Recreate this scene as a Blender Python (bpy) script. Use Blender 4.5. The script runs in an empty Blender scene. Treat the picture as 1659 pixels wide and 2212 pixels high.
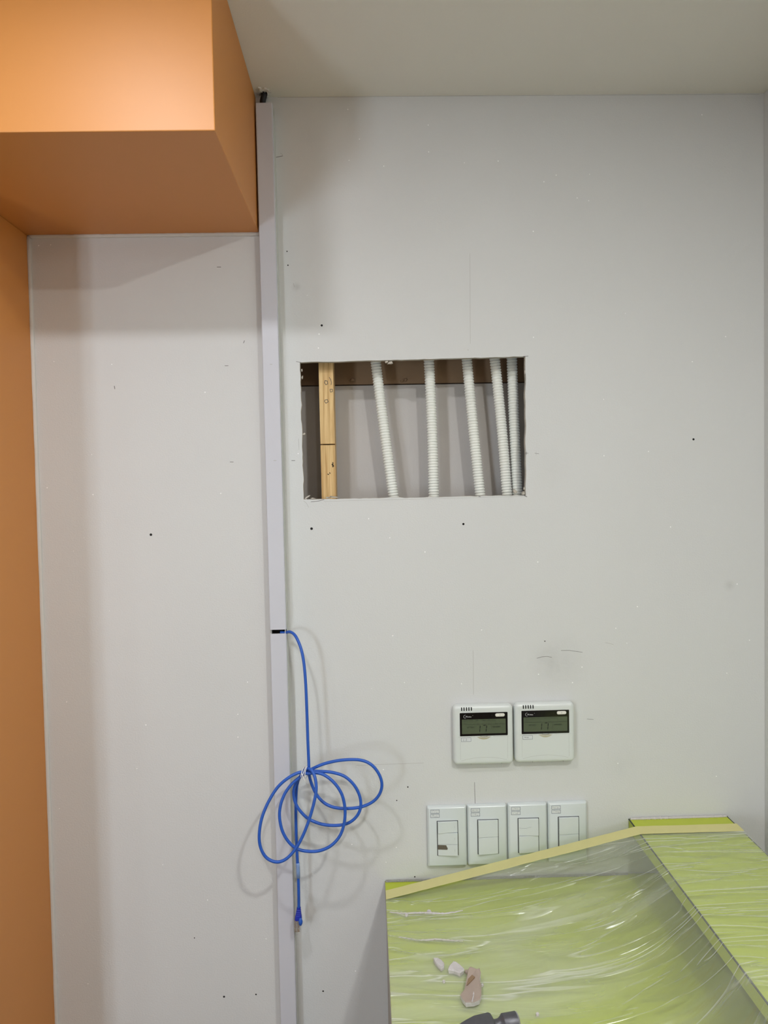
import bpy, bmesh, math, random
from mathutils import Vector, Matrix, noise
from mathutils.geometry import tessellate_polygon

random.seed(7)
S = bpy.context.scene
C = S.collection

# ------------------------------------------------------------------ camera
F_PX, CX, CY = 1550.0, 829.5, 1106.0
CAM = Vector((0.0, -1.41, 1.62))
PITCH, YAW, ROLL = math.radians(1.939), math.radians(-1.199), math.radians(-1.1156)


def _rot():
    cp, sp, cy, sy, cr, sr = math.cos(PITCH), math.sin(PITCH), math.cos(YAW), math.sin(YAW), math.cos(ROLL), math.sin(ROLL)
    rx = Matrix(((1, 0, 0), (0, cp, -sp), (0, sp, cp)))
    ry = Matrix(((cy, 0, sy), (0, 1, 0), (-sy, 0, cy)))
    rz = Matrix(((cr, -sr, 0), (sr, cr, 0), (0, 0, 1)))
    return rz @ rx @ ry


RM = _rot()          # world (right, down, forward) -> camera (right, down, forward)


def w2b(v):
    return Vector((v[0], v[2], -v[1]))


right, down, fwd = w2b(RM[0]), w2b(RM[1]), w2b(RM[2])
cam_d = bpy.data.cameras.new('camera')
cam = bpy.data.objects.new('camera', cam_d)
C.objects.link(cam)
cam_d.sensor_fit = 'HORIZONTAL'
cam_d.sensor_width = 36.0
cam_d.lens = 36.0 * F_PX / 1659.0
cam_d.clip_start = 0.02
up, back = -down, -fwd
cam.matrix_world = Matrix(((right.x, up.x, back.x, CAM.x), (right.y, up.y, back.y, CAM.y),
                           (right.z, up.z, back.z, CAM.z), (0, 0, 0, 1)))
S.camera = cam


def ray(px, py):
    return right * ((px - CX) / F_PX) + down * ((py - CY) / F_PX) + fwd


def P(px, py, y=0.0):
    """point on the vertical plane at distance y from the wall face (negative is towards the room)"""
    d = ray(px, py)
    return CAM + d * ((y - CAM.y) / d.y)


def Q(px, py, z):
    """point on the horizontal plane at height z"""
    d = ray(px, py)
    return CAM + d * ((z - CAM.z) / d.z)


# ------------------------------------------------------------------ main sizes of the place
CEIL = P(950, 207).z
BEAM_Z = P(300, 506).z
d_ = ray(463, 282)
BEAM_Y = (CAM + d_ * ((BEAM_Z - CAM.z) / d_.z)).y
BEAM_X = P(463, 282, BEAM_Y).x * .5 + P(559, 504).x * .5 + .0008
PIER_X = (P(58, 508).x + P(122, 2212).x) * .5
RIGHT_X = P(1651, 900).x
ROOM_L, ROOM_B = -2.7, -3.0
PIER_D = 0.31

# ------------------------------------------------------------------ world, exposure, lights
S.view_settings.view_transform = 'Standard'
S.view_settings.look = 'None'
S.view_settings.gamma = 1
S.view_settings.use_curve_mapping = False
S.view_settings.exposure = 0.23
world = bpy.data.worlds.new('world')
S.world = world
world.use_nodes = True
bg = world.node_tree.nodes['Background']
bg.inputs[0].default_value = (0.75, 0.85, 1.0, 1)
bg.inputs[1].default_value = 0.6


def area(name, loc, power, size, col, shape='DISK', rot=(0, 0, 0), size_y=None):
    ld = bpy.data.lights.new(name, 'AREA')
    ld.energy = power
    ld.shape = shape
    ld.size = size
    if size_y:
        ld.size_y = size_y
    ld.color = col
    o = bpy.data.objects.new(name, ld)
    o.location = loc
    o.rotation_euler = rot
    C.objects.link(o)
    return o


WARM = (0.97, 0.98, 1.0)
LAMPS = [((-0.386, -0.92), 5.3, (0.95, 0.97, 1.0)), ((0.50, -1.36), 10.6, (0.99, 1.0, 0.95)), ((-1.9, -2.4), 5.0, WARM), ((0.40, -2.75), 9.0, WARM)]  # last two are unseen fill lamps, added to brighten the room
for (lx, ly), pw, lc in LAMPS:
    area('downlight_or_fill_glow', (lx, ly, CEIL - .004), pw, 0.085, lc)
# daylight from the window at the back of the room
WIN = dict(x0=-1.82, x1=-1.38, z0=0.75, z1=1.60)
area('window_daylight', ((WIN['x0'] + WIN['x1']) / 2, ROOM_B - .12, (WIN['z0'] + WIN['z1']) / 2), 43.0,
     WIN['x1'] - WIN['x0'], (0.82, 0.90, 1.0), 'RECTANGLE', (-math.pi / 2, 0, math.pi), WIN['z1'] - WIN['z0'])


# ------------------------------------------------------------------ material helpers
def lin(r, g, b):
    f = lambda c: (c / 255 / 12.92) if c <= 10 else ((c / 255 + .055) / 1.055) ** 2.4
    return (f(r), f(g), f(b), 1)


def mat(name, col, rough=.5, metal=0.0, spec=.5, bump=None, var=None, coat=0.0, trans=0.0, alpha=1.0):
    """principled; bump=(scale, strength, distance); var=(scale, amount) gentle colour variation in object space"""
    m = bpy.data.materials.new(name)
    m.use_nodes = True
    nt = m.node_tree
    b = nt.nodes['Principled BSDF']
    b.inputs['Base Color'].default_value = col
    b.inputs['Roughness'].default_value = rough
    b.inputs['Metallic'].default_value = metal
    b.inputs['Specular IOR Level'].default_value = spec
    b.inputs['Coat Weight'].default_value = coat
    b.inputs['Transmission Weight'].default_value = trans
    b.inputs['Alpha'].default_value = alpha
    tc = nt.nodes.new('ShaderNodeTexCoord')
    if var:
        n = nt.nodes.new('ShaderNodeTexNoise')
        n.inputs['Scale'].default_value = var[0]
        n.inputs['Detail'].default_value = 4
        nt.links.new(tc.outputs['Object'], n.inputs['Vector'])
        mx = nt.nodes.new('ShaderNodeMix')
        mx.data_type = 'RGBA'
        mx.inputs[6].default_value = tuple(c * (1 - var[1]) for c in col[:3]) + (1,)
        mx.inputs[7].default_value = tuple(min(1, c * (1 + var[1])) for c in col[:3]) + (1,)
        nt.links.new(n.outputs['Fac'], mx.inputs[0])
        nt.links.new(mx.outputs[2], b.inputs['Base Color'])
    if bump:
        n = nt.nodes.new('ShaderNodeTexNoise')
        n.inputs['Scale'].default_value = bump[0]
        n.inputs['Detail'].default_value = 3
        nt.links.new(tc.outputs['Object'], n.inputs['Vector'])
        bp = nt.nodes.new('ShaderNodeBump')
        bp.inputs['Strength'].default_value = bump[1]
        bp.inputs['Distance'].default_value = bump[2]
        nt.links.new(n.outputs['Fac'], bp.inputs['Height'])
        nt.links.new(bp.outputs['Normal'], b.inputs['Normal'])
    return m


def wall_paint(name, col, flecks=True, scuffs=()):
    """off-white wall paint: rolled texture, faint blotches, stray pale flecks, grey scuffs at given spots"""
    m = mat(name, col, .62, spec=.35)
    nt = m.node_tree
    N, L = nt.nodes, nt.links
    b = N['Principled BSDF']
    tc = N.new('ShaderNodeTexCoord')
    n1 = N.new('ShaderNodeTexNoise')
    n1.inputs['Scale'].default_value = 3.0
    n1.inputs['Detail'].default_value = 5
    L.new(tc.outputs['Object'], n1.inputs['Vector'])
    mx = N.new('ShaderNodeMix')
    mx.data_type = 'RGBA'
    mx.inputs[6].default_value = tuple(c * .965 for c in col[:3]) + (1,)
    mx.inputs[7].default_value = tuple(min(1, c * 1.03) for c in col[:3]) + (1,)
    L.new(n1.outputs['Fac'], mx.inputs[0])
    cur = mx.outputs[2]
    for (pt, rad, amt) in scuffs:
        vd = N.new('ShaderNodeVectorMath')
        vd.operation = 'DISTANCE'
        L.new(tc.outputs['Object'], vd.inputs[0])
        vd.inputs[1].default_value = pt
        mr = N.new('ShaderNodeMapRange')
        mr.interpolation_type = 'SMOOTHSTEP'
        mr.inputs['From Min'].default_value = rad
        mr.inputs['From Max'].default_value = 0
        L.new(vd.outputs['Value'], mr.inputs['Value'])
        nn = N.new('ShaderNodeTexNoise')
        nn.inputs['Scale'].default_value = 60
        nn.inputs['Detail'].default_value = 6
        L.new(tc.outputs['Object'], nn.inputs['Vector'])
        mm = N.new('ShaderNodeMath')
        mm.operation = 'MULTIPLY'
        L.new(mr.outputs['Result'], mm.inputs[0])
        L.new(nn.outputs['Fac'], mm.inputs[1])
        m2 = N.new('ShaderNodeMath')
        m2.operation = 'MULTIPLY'
        m2.inputs[1].default_value = amt
        L.new(mm.outputs[0], m2.inputs[0])
        mk = N.new('ShaderNodeMix')
        mk.data_type = 'RGBA'
        mk.inputs[7].default_value = (.12, .11, .10, 1)
        L.new(m2.outputs[0], mk.inputs[0])
        L.new(cur, mk.inputs[6])
        cur = mk.outputs[2]
    if flecks:
        v = N.new('ShaderNodeTexVoronoi')
        v.inputs['Scale'].default_value = 45
        L.new(tc.outputs['Object'], v.inputs['Vector'])
        lt = N.new('ShaderNodeMath')
        lt.operation = 'LESS_THAN'
        lt.inputs[1].default_value = .055
        L.new(v.outputs['Distance'], lt.inputs[0])
        sp = N.new('ShaderNodeSeparateColor')
        L.new(v.outputs['Color'], sp.inputs[0])
        gt = N.new('ShaderNodeMath')
        gt.operation = 'GREATER_THAN'
        gt.inputs[1].default_value = .80
        L.new(sp.outputs[0], gt.inputs[0])
        ml = N.new('ShaderNodeMath')
        ml.operation = 'MULTIPLY'
        L.new(lt.outputs[0], ml.inputs[0])
        L.new(gt.outputs[0], ml.inputs[1])
        mf = N.new('ShaderNodeMix')
        mf.data_type = 'RGBA'
        mf.inputs[7].default_value = (1, 1, 1, 1)
        L.new(ml.outputs[0], mf.inputs[0])
        L.new(cur, mf.inputs[6])
        cur = mf.outputs[2]
    L.new(cur, b.inputs['Base Color'])
    n2 = N.new('ShaderNodeTexNoise')
    n2.inputs['Scale'].default_value = 330
    n2.inputs['Detail'].default_value = 2
    L.new(tc.outputs['Object'], n2.inputs['Vector'])
    bp = N.new('ShaderNodeBump')
    bp.inputs['Strength'].default_value = .34
    bp.inputs['Distance'].default_value = .0008
    L.new(n2.outputs['Fac'], bp.inputs['Height'])
    L.new(bp.outputs['Normal'], b.inputs['Normal'])
    return m


def wood_mat():
    m = mat('pine', lin(205, 165, 100), .6)
    nt = m.node_tree
    N, L = nt.nodes, nt.links
    b = N['Principled BSDF']
    tc = N.new('ShaderNodeTexCoord')
    mp = N.new('ShaderNodeMapping')
    mp.inputs['Scale'].default_value = (1, 1, .045)
    L.new(tc.outputs['Object'], mp.inputs['Vector'])
    n = N.new('ShaderNodeTexNoise')
    n.inputs['Scale'].default_value = 170
    n.inputs['Detail'].default_value = 4
    n.inputs['Distortion'].default_value = .6
    L.new(mp.outputs[0], n.inputs['Vector'])
    cr = N.new('ShaderNodeValToRGB')
    cr.color_ramp.elements[0].position = .34
    cr.color_ramp.elements[0].color = lin(194, 152, 94)
    cr.color_ramp.elements[1].position = .62
    cr.color_ramp.elements[1].color = lin(230, 198, 142)
    L.new(n.outputs['Fac'], cr.inputs[0])
    L.new(cr.outputs[0], b.inputs['Base Color'])
    return m


def film_mat():
    m = bpy.data.materials.new('plastic_film')
    m.use_nodes = True
    nt = m.node_tree
    N, L = nt.nodes, nt.links
    for n in list(N):
        N.remove(n)
    out = N.new('ShaderNodeOutputMaterial')
    tr = N.new('ShaderNodeBsdfTransparent')
    tr.inputs[0].default_value = (.97, .985, .97, 1)
    df = N.new('ShaderNodeBsdfDiffuse')
    df.inputs[0].default_value = (.93, .95, .94, 1)
    tl = N.new('ShaderNodeBsdfTranslucent')
    tl.inputs[0].default_value = (.93, .95, .94, 1)
    gl = N.new('ShaderNodeBsdfGlossy')
    gl.inputs['Roughness'].default_value = .24
    gl.inputs['Color'].default_value = (.95, .97, 1, 1)
    tc = N.new('ShaderNodeTexCoord')

    def streak(scale, sy, rot, detail, dist):
        mp = N.new('ShaderNodeMapping')
        mp.inputs['Scale'].default_value = (.28, sy, .3)
        mp.inputs['Rotation'].default_value = (0, 0, math.radians(rot))
        L.new(tc.outputs['Object'], mp.inputs['Vector'])
        n = N.new('ShaderNodeTexNoise')
        n.inputs['Scale'].default_value = scale
        n.inputs['Detail'].default_value = detail
        n.inputs['Roughness'].default_value = .62
        n.inputs['Distortion'].default_value = dist
        L.new(mp.outputs[0], n.inputs['Vector'])
        return n.outputs['Fac']

    def ridge(fac, w):
        """thin crease lines where the noise crosses its middle value"""
        a = N.new('ShaderNodeMath')
        a.operation = 'SUBTRACT'
        a.inputs[1].default_value = .5
        L.new(fac, a.inputs[0])
        b = N.new('ShaderNodeMath')
        b.operation = 'ABSOLUTE'
        L.new(a.outputs[0], b.inputs[0])
        c = N.new('ShaderNodeMapRange')
        c.interpolation_type = 'SMOOTHSTEP'
        c.inputs['From Min'].default_value = w
        c.inputs['From Max'].default_value = 0
        L.new(b.outputs[0], c.inputs['Value'])
        return c.outputs[0]

    f1 = streak(9, 2.3, 9, 2, .45)
    f2 = streak(15, 1.7, 5, 3, .9)
    r1 = ridge(f1, .03)
    blot = streak(5, 1.3, 6, 3, .5)
    mk = N.new('ShaderNodeMapRange')
    mk.interpolation_type = 'SMOOTHSTEP'
    mk.inputs['From Min'].default_value = .44
    mk.inputs['From Max'].default_value = .66
    L.new(blot, mk.inputs['Value'])
    hgt = N.new('ShaderNodeMath')
    hgt.operation = 'MULTIPLY_ADD'
    hgt.inputs[1].default_value = .35
    L.new(r1, hgt.inputs[0])
    L.new(f2, hgt.inputs[2])
    bp = N.new('ShaderNodeBump')
    bp.inputs['Strength'].default_value = .42
    bp.inputs['Distance'].default_value = .012
    L.new(hgt.outputs[0], bp.inputs['Height'])
    L.new(bp.outputs[0], gl.inputs['Normal'])
    a1 = N.new('ShaderNodeMixShader')
    a1.inputs[0].default_value = .32
    L.new(df.outputs[0], a1.inputs[1])
    L.new(tl.outputs[0], a1.inputs[2])
    a2 = N.new('ShaderNodeMixShader')
    a2.inputs[0].default_value = .22
    L.new(a1.outputs[0], a2.inputs[1])
    L.new(gl.outputs[0], a2.inputs[2])
    lw = N.new('ShaderNodeFresnel')
    lw.inputs[0].default_value = 1.35
    L.new(bp.outputs[0], lw.inputs['Normal'])
    mr = N.new('ShaderNodeMapRange')
    mr.inputs['From Max'].default_value = .5
    mr.inputs['To Min'].default_value = .19
    mr.inputs['To Max'].default_value = .72
    L.new(lw.outputs[0], mr.inputs['Value'])
    o1 = N.new('ShaderNodeMath')          # folded, doubled film is milkier along creases and in patches
    o1.operation = 'MULTIPLY_ADD'
    o1.inputs[1].default_value = .22
    L.new(mk.outputs[0], o1.inputs[0])
    L.new(mr.outputs[0], o1.inputs[2])
    o2 = N.new('ShaderNodeMath')
    o2.operation = 'MULTIPLY'
    L.new(r1, o2.inputs[0])
    L.new(mk.outputs[0], o2.inputs[1])
    o3 = N.new('ShaderNodeMath')
    o3.operation = 'MULTIPLY_ADD'
    o3.use_clamp = True
    o3.inputs[1].default_value = .34
    L.new(o2.outputs[0], o3.inputs[0])
    L.new(o1.outputs[0], o3.inputs[2])
    a3 = N.new('ShaderNodeMixShader')
    L.new(o3.outputs[0], a3.inputs[0])
    L.new(tr.outputs[0], a3.inputs[1])
    L.new(a2.outputs[0], a3.inputs[2])
    L.new(a3.outputs[0], out.inputs[0])
    return m


SCUFF = [(P(1210, 1435), .075, .16), (P(1180, 1425), .045, .12), (P(1575, 1265), .015, .30), (P(680, 300), .05, .10),
         (P(640, 620), .012, .35), (P(1190, 1010), .06, .06), (P(1345, 1650), .05, .06)]
WALLC = lin(214, 215, 215)
M = {
    'wall': wall_paint('wall_paint', WALLC, True, [(tuple(p), r, a) for p, r, a in SCUFF]),
    'ceil': wall_paint('ceiling_paint', lin(236, 234, 226), False),
    'plain': mat('room_wall_paint', lin(172, 152, 126), .7, bump=(200, .15, .001)),
    'orange': mat('orange_paint', lin(210, 137, 58), .5, spec=.85, bump=(420, .05, .0006), var=(2.2, .02)),
    'floor': mat('floor_tile', lin(114, 92, 66), .5, var=(6, .05)),
    'gypsum': mat('gypsum_core', lin(196, 190, 180), .9, bump=(260, .8, .003), var=(90, .12)),
    'board': mat('grey_board_paper', lin(196, 192, 190), .85, bump=(300, .25, .0008), var=(9, .04)),
    'kraft': mat('brown_board_paper', lin(150, 124, 98), .85, bump=(200, .2, .0008), var=(12, .08)),
    'dust': mat('grey_plaster_dust', lin(150, 150, 148), .95, bump=(400, .9, .002), var=(200, .3)),
    'pine': wood_mat(),
    'conduit': mat('white_conduit', lin(240, 242, 236), .42),
    'duct': mat('trunking_plastic', lin(206, 207, 216), .38),
    'ductbase': mat('trunking_base_plastic', lin(206, 208, 204), .45),
    'black': mat('black_void', lin(9, 8, 10), .8),
    'blackcable': mat('black_cable', lin(20, 18, 26), .5),
    'blue': mat('blue_cable_jacket', lin(38, 92, 190), .38, spec=.5),
    'bluedark': mat('blue_boot', lin(24, 44, 168), .4),
    'sleeve': mat('clear_label_sleeve', lin(140, 172, 226), .25),
    'white': mat('white_tie', lin(238, 238, 240), .4),
    'clear': mat('clear_plug_plastic', (.9, .9, .88, 1), .08, trans=.85),
    'gold': mat('gold_contact', lin(200, 150, 70), .3, metal=1),
    'wire': mat('orange_wire', lin(150, 80, 50), .5),
    'abs': mat('white_controller_plastic', lin(217, 222, 221), .30, spec=.5),
    'absline': mat('controller_seam', lin(172, 174, 170), .5),
    'beige': mat('controller_notch', lin(186, 180, 152), .5),
    'bezel': mat('black_gloss_bezel', lin(12, 12, 14), .12),
    'lcd': mat('lcd_green', lin(84, 94, 74), .25),
    'lcdtext': mat('lcd_segments', lin(30, 34, 30), .4),
    'lcdfaint': mat('lcd_faint_print', lin(56, 63, 51), .4),
    'button': mat('white_button', lin(232, 230, 222), .35),
    'silver': mat('silver_print', lin(205, 206, 208), .4),
    'plate': mat('switch_plastic', lin(212, 219, 221), .26, spec=.5),
    'gap': mat('switch_gap', lin(38, 38, 42), .7),
    'sticker': mat('paper_sticker', lin(216, 220, 222), .6),
    'ink': mat('blue_black_ink', lin(70, 76, 104), .6),
    'graphite': mat('handwriting', lin(120, 124, 132), .6),
    'brown': mat('dark_tape', lin(98, 90, 80), .5, var=(300, .3)),
    'pencil': mat('pencil_line', lin(112, 110, 108), .8),
    'faint': mat('faint_line', lin(184, 183, 180), .8),
    'pit': mat('screw_pit', lin(28, 26, 26), .9),
    'lime': mat('lime_laminate', lin(184, 197, 54), .38, var=(60, .03), bump=(500, .05, .0005)),
    'limeedge': mat('dark_edge_strip', lin(46, 56, 50), .5),
    'side': mat('grey_side_panel', lin(168, 164, 156), .6, var=(30, .06)),
    'tape': mat('masking_tape', lin(214, 208, 146), .6, bump=(900, .2, .0004), var=(40, .04)),
    'film': film_mat(),
    'chunk': mat('plaster_chunk', lin(205, 200, 202), .9, bump=(300, .7, .002), var=(150, .08)),
    'chunkbrown': mat('plaster_paper', lin(168, 152, 142), .85, bump=(200, .3, .001), var=(60, .08)),
    'steel': mat('dark_forged_steel', lin(104, 104, 110), .45, metal=.75, bump=(180, .3, .001), var=(80, .15)),
    'steelface': mat('bright_steel_face', lin(190, 190, 196), .3, metal=.9),
    'grip': mat('rubber_grip', lin(40, 40, 44), .7),
    'caulk': mat('caulk', lin(214, 212, 208), .6, bump=(150, .5, .001)),
    'gypsum_lip': mat('fresh_torn_plaster', lin(238, 236, 230), .8, bump=(300, .6, .002)),
    'frame': mat('window_frame', lin(200, 200, 200), .4),
    'lens': None,
}
lens = bpy.data.materials.new('lamp_lens')
lens.use_nodes = True
lens.node_tree.nodes['Principled BSDF'].inputs['Emission Color'].default_value = WARM + (1,)
lens.node_tree.nodes['Principled BSDF'].inputs['Emission Strength'].default_value = 4
M['lens'] = lens
glass = mat('window_glass', (1, 1, 1, 1), .0, trans=1.0)
nt = glass.node_tree
tr_ = nt.nodes.new('ShaderNodeBsdfTransparent')
tr_.inputs[0].default_value = (.95, .97, .97, 1)
gl_ = nt.nodes.new('ShaderNodeBsdfGlossy')
gl_.inputs['Roughness'].default_value = 0
ms_ = nt.nodes.new('ShaderNodeMixShader')
ms_.inputs[0].default_value = .06
nt.links.new(tr_.outputs[0], ms_.inputs[1])
nt.links.new(gl_.outputs[0], ms_.inputs[2])
nt.links.new(ms_.outputs[0], nt.nodes['Material Output'].inputs[0])


# ------------------------------------------------------------------ mesh helpers
def link(name, me, mats, parent=None, loc=None, rot=None, smooth=False, autos=None):
    if not isinstance(mats, (list, tuple)):
        mats = [mats]
    for m in mats:
        me.materials.append(M[m] if isinstance(m, str) else m)
    if smooth:
        for p in me.polygons:
            p.use_smooth = True
    if autos is not None:
        me.shade_smooth() if hasattr(me, 'shade_smooth') else None
        try:
            me.set_sharp_from_angle(angle=math.radians(autos))
        except Exception:
            pass
    o = bpy.data.objects.new(name, me)
    C.objects.link(o)
    if parent:
        o.parent = parent
    if loc is not None:
        o.location = loc
    if rot is not None:
        o.rotation_euler = rot
    return o


class MB:
    def __init__(s):
        s.v, s.f, s.mi = [], [], []

    def add(s, vs, fs, mi=0):
        k = len(s.v)
        s.v += [tuple(v) for v in vs]
        s.f += [tuple(i + k for i in f) for f in fs]
        s.mi += [mi] * len(fs)
        return s

    def box(s, x0, x1, y0, y1, z0, z1, mi=0):
        vs = [(x, y, z) for z in (z0, z1) for y in (y0, y1) for x in (x0, x1)]
        return s.add(vs, [(0, 2, 3, 1), (4, 5, 7, 6), (0, 1, 5, 4), (2, 6, 7, 3), (0, 4, 6, 2), (1, 3, 7, 5)], mi)

    def loops(s, loops, close=True, cap0=True, cap1=True, mi=0):
        k = len(s.v)
        n = len(loops[0])
        for l in loops:
            s.v += [tuple(v) for v in l]
        for a in range(len(loops) - 1):
            for i in range(n if close else n - 1):
                j = (i + 1) % n
                s.f.append((k + a * n + i, k + a * n + j, k + (a + 1) * n + j, k + (a + 1) * n + i))
                s.mi.append(mi)
        if cap0:
            s.f.append(tuple(k + i for i in reversed(range(n))))
            s.mi.append(mi)
        if cap1:
            s.f.append(tuple(k + (len(loops) - 1) * n + i for i in range(n)))
            s.mi.append(mi)
        return s

    def tube(s, pts, r, n=10, caps=True, mi=0):
        pts = [Vector(p) for p in pts]
        ls = []
        t0 = (pts[1] - pts[0]).normalized()
        u = t0.orthogonal().normalized()
        for i, p in enumerate(pts):
            t = (pts[min(i + 1, len(pts) - 1)] - pts[max(i - 1, 0)]).normalized()
            u = (u - t * u.dot(t)).normalized()
            w = t.cross(u)
            rr = r[i] if isinstance(r, (list, tuple)) else r
            ls.append([p + (u * math.cos(2 * math.pi * k / n) + w * math.sin(2 * math.pi * k / n)) * rr for k in range(n)])
        return s.loops(ls, True, caps, caps, mi)

    def build(s, name, mats, parent=None, **kw):
        me = bpy.data.meshes.new(name)
        me.from_pydata(s.v, [], s.f)
        bm = bmesh.new()
        bm.from_mesh(me)
        for f, i in zip(bm.faces, s.mi):
            f.material_index = i
        if kw.pop('fix', True):
            bmesh.ops.recalc_face_normals(bm, faces=bm.faces)
        bm.to_mesh(me)
        bm.free()
        me.update()
        return link(name, me, mats, parent, **kw)


def bevel_box(name, size, mats, parent=None, bevel=.001, seg=2, **kw):
    bm = bmesh.new()
    bmesh.ops.create_cube(bm, size=1)
    for v in bm.verts:
        v.co = Vector((v.co.x * size[0], v.co.y * size[1], v.co.z * size[2]))
    bmesh.ops.bevel(bm, geom=list(bm.edges), offset=bevel, segments=seg, profile=.5, affect='EDGES')
    me = bpy.data.meshes.new(name)
    bm.to_mesh(me)
    bm.free()
    return link(name, me, mats, parent, **kw)


def rr(w, h, r, y, n=6, cx=0, cz=0):
    """rounded rectangle loop in the x-z plane; r is one radius or (tl, tr, br, bl)"""
    if not isinstance(r, (list, tuple)):
        r = (r,) * 4
    out = []
    for (sx, sz, rad, a0) in ((-1, 1, r[0], 180), (1, 1, r[1], 90), (1, -1, r[2], 0), (-1, -1, r[3], 270)):
        rad = max(rad, 1e-5)
        ox, oz = cx + sx * (w / 2 - rad), cz + sz * (h / 2 - rad)
        for k in range(n + 1):
            a = math.radians(a0 - 90 * k / n)
            out.append((ox + math.cos(a) * rad, y, oz + math.sin(a) * rad))
    return out


def slab(name, w, h, r, levels, mats, parent=None, cx=0, cz=0, **kw):
    """plate standing on the wall: levels = [(inset, y)] from the wall outwards"""
    ls = [rr(w - 2 * i, h - 2 * i, (max(r - i, .0004) if not isinstance(r, tuple) else r), y, 6, cx, cz) for i, y in levels]
    return MB().loops(ls).build(name, mats, parent, **kw)


def empty(name, loc, label, cat, group=None, rot=None):
    o = bpy.data.objects.new(name, None)
    o.empty_display_size = .05
    C.objects.link(o)
    o.location = loc
    if rot:
        o.rotation_euler = rot
    return tag(o, label, cat, group)


def tag(o, label=None, cat=None, group=None, kind=None):
    if label:
        o['label'] = label
    if cat:
        o['category'] = cat
    if group:
        o['group'] = group
    if kind:
        o['kind'] = kind
    return o


def text(name, body, size, loc, mats, parent, ax='CENTER', sx=1.0, shear=0, extr=.00006, rot=0):
    cu = bpy.data.curves.new(name, 'FONT')
    cu.body = body
    cu.size = size
    cu.align_x = ax
    cu.align_y = 'CENTER'
    cu.shear = shear
    cu.extrude = extr
    cu.resolution_u = 2
    t = bpy.data.objects.new('tmp', cu)
    C.objects.link(t)
    dg = bpy.context.evaluated_depsgraph_get()
    me = bpy.data.meshes.new_from_object(t.evaluated_get(dg))
    bpy.data.objects.remove(t)
    me.name = name
    me.materials.clear()
    me.transform(Matrix.Rotation(math.pi / 2, 4, 'X') @ Matrix.Rotation(rot, 4, 'Z') @ Matrix.Diagonal((sx, 1, 1, 1)))
    return link(name, me, mats, parent, loc=loc)


def catmull(pts, n=8):
    pts = [Vector(p) for p in pts]
    out = []
    for i in range(len(pts) - 1):
        p0, p1, p2, p3 = pts[max(i - 1, 0)], pts[i], pts[i + 1], pts[min(i + 2, len(pts) - 1)]
        for k in range(n):
            t = k / n
            out.append(.5 * ((2 * p1) + (p2 - p0) * t + (2 * p0 - 5 * p1 + 4 * p2 - p3) * t * t + (3 * p1 - p0 - 3 * p2 + p3) * t ** 3))
    out.append(pts[-1])
    return out


# ================================================================== THE SETTING
def wall_with_hole(name, x0, x1, z0, z1, hole, y0, thick, mats):
    """wall face at y0 looking towards -y; hole is a loop of (x, z)"""
    outer = [Vector((x0, z0, 0)), Vector((x1, z0, 0)), Vector((x1, z1, 0)), Vector((x0, z1, 0))]
    inner = [Vector((x, z, 0)) for x, z in hole]
    tris = tessellate_polygon([outer, inner])
    pts = outer + inner
    mb = MB()
    mb.add([(p.x, y0, p.y) for p in pts], [tuple(t) for t in tris], 0)
    mb.add([(p.x, y0 + thick, p.y) for p in pts], [tuple(t) for t in tris], 1)
    k = len(inner)
    vs = [(p.x, y0, p.y) for p in inner]
    # cut sides flare a little: the paper lip is proud, the core is rough behind it
    mid = [(p.x + random.uniform(-.0012, .0012), y0 + thick * .4, p.y + random.uniform(-.0012, .0012)) for p in inner]
    bk = [(p.x, y0 + thick, p.y) for p in inner]
    vs = vs + mid + bk
    fs = []
    for a in range(2):
        for i in range(k):
            j = (i + 1) % k
            fs.append((a * k + i, a * k + j, (a + 1) * k + j, (a + 1) * k + i))
    mb.add(vs, fs, 1)
    mb.add([(p.x, y, p.y) for y in (y0, y0 + thick) for p in outer],
           [(0, 1, 5, 4), (1, 2, 6, 5), (2, 3, 7, 6), (3, 0, 4, 7)], 1)
    return mb.build(name, mats, fix=False)


def jag(a, b, n, amp, seed):
    """roughly cut line between two wall points"""
    out = []
    d = (b - a)
    nrm = Vector((-d.z, 0, d.x)).normalized()
    for i in range(n):
        t = i / n
        k = amp * (noise.noise(Vector((t * 9, seed, 0))) + .7 * noise.noise(Vector((t * 34, seed, 5))))
        p = a + d * t + nrm * (k if i else 0)
        out.append((p.x, p.z))
    return out


TL, TR, BR, BL = P(648, 783), P(1135, 770), P(1136, 1070), P(656, 1079)
hole = jag(TL, TR, 40, .0012, 1) + jag(TR, BR, 34, .0022, 2) + jag(BR, BL, 44, .0016, 3) + jag(BL, TL, 36, .0020, 4)
wall_back = wall_with_hole('wall_back', ROOM_L, RIGHT_X + .10, 0, CEIL, hole, 0.0, .0125, ['wall', 'gypsum'])
tag(wall_back, 'off-white painted plasterboard wall with a rectangular hole cut in it', kind='structure')

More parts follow.
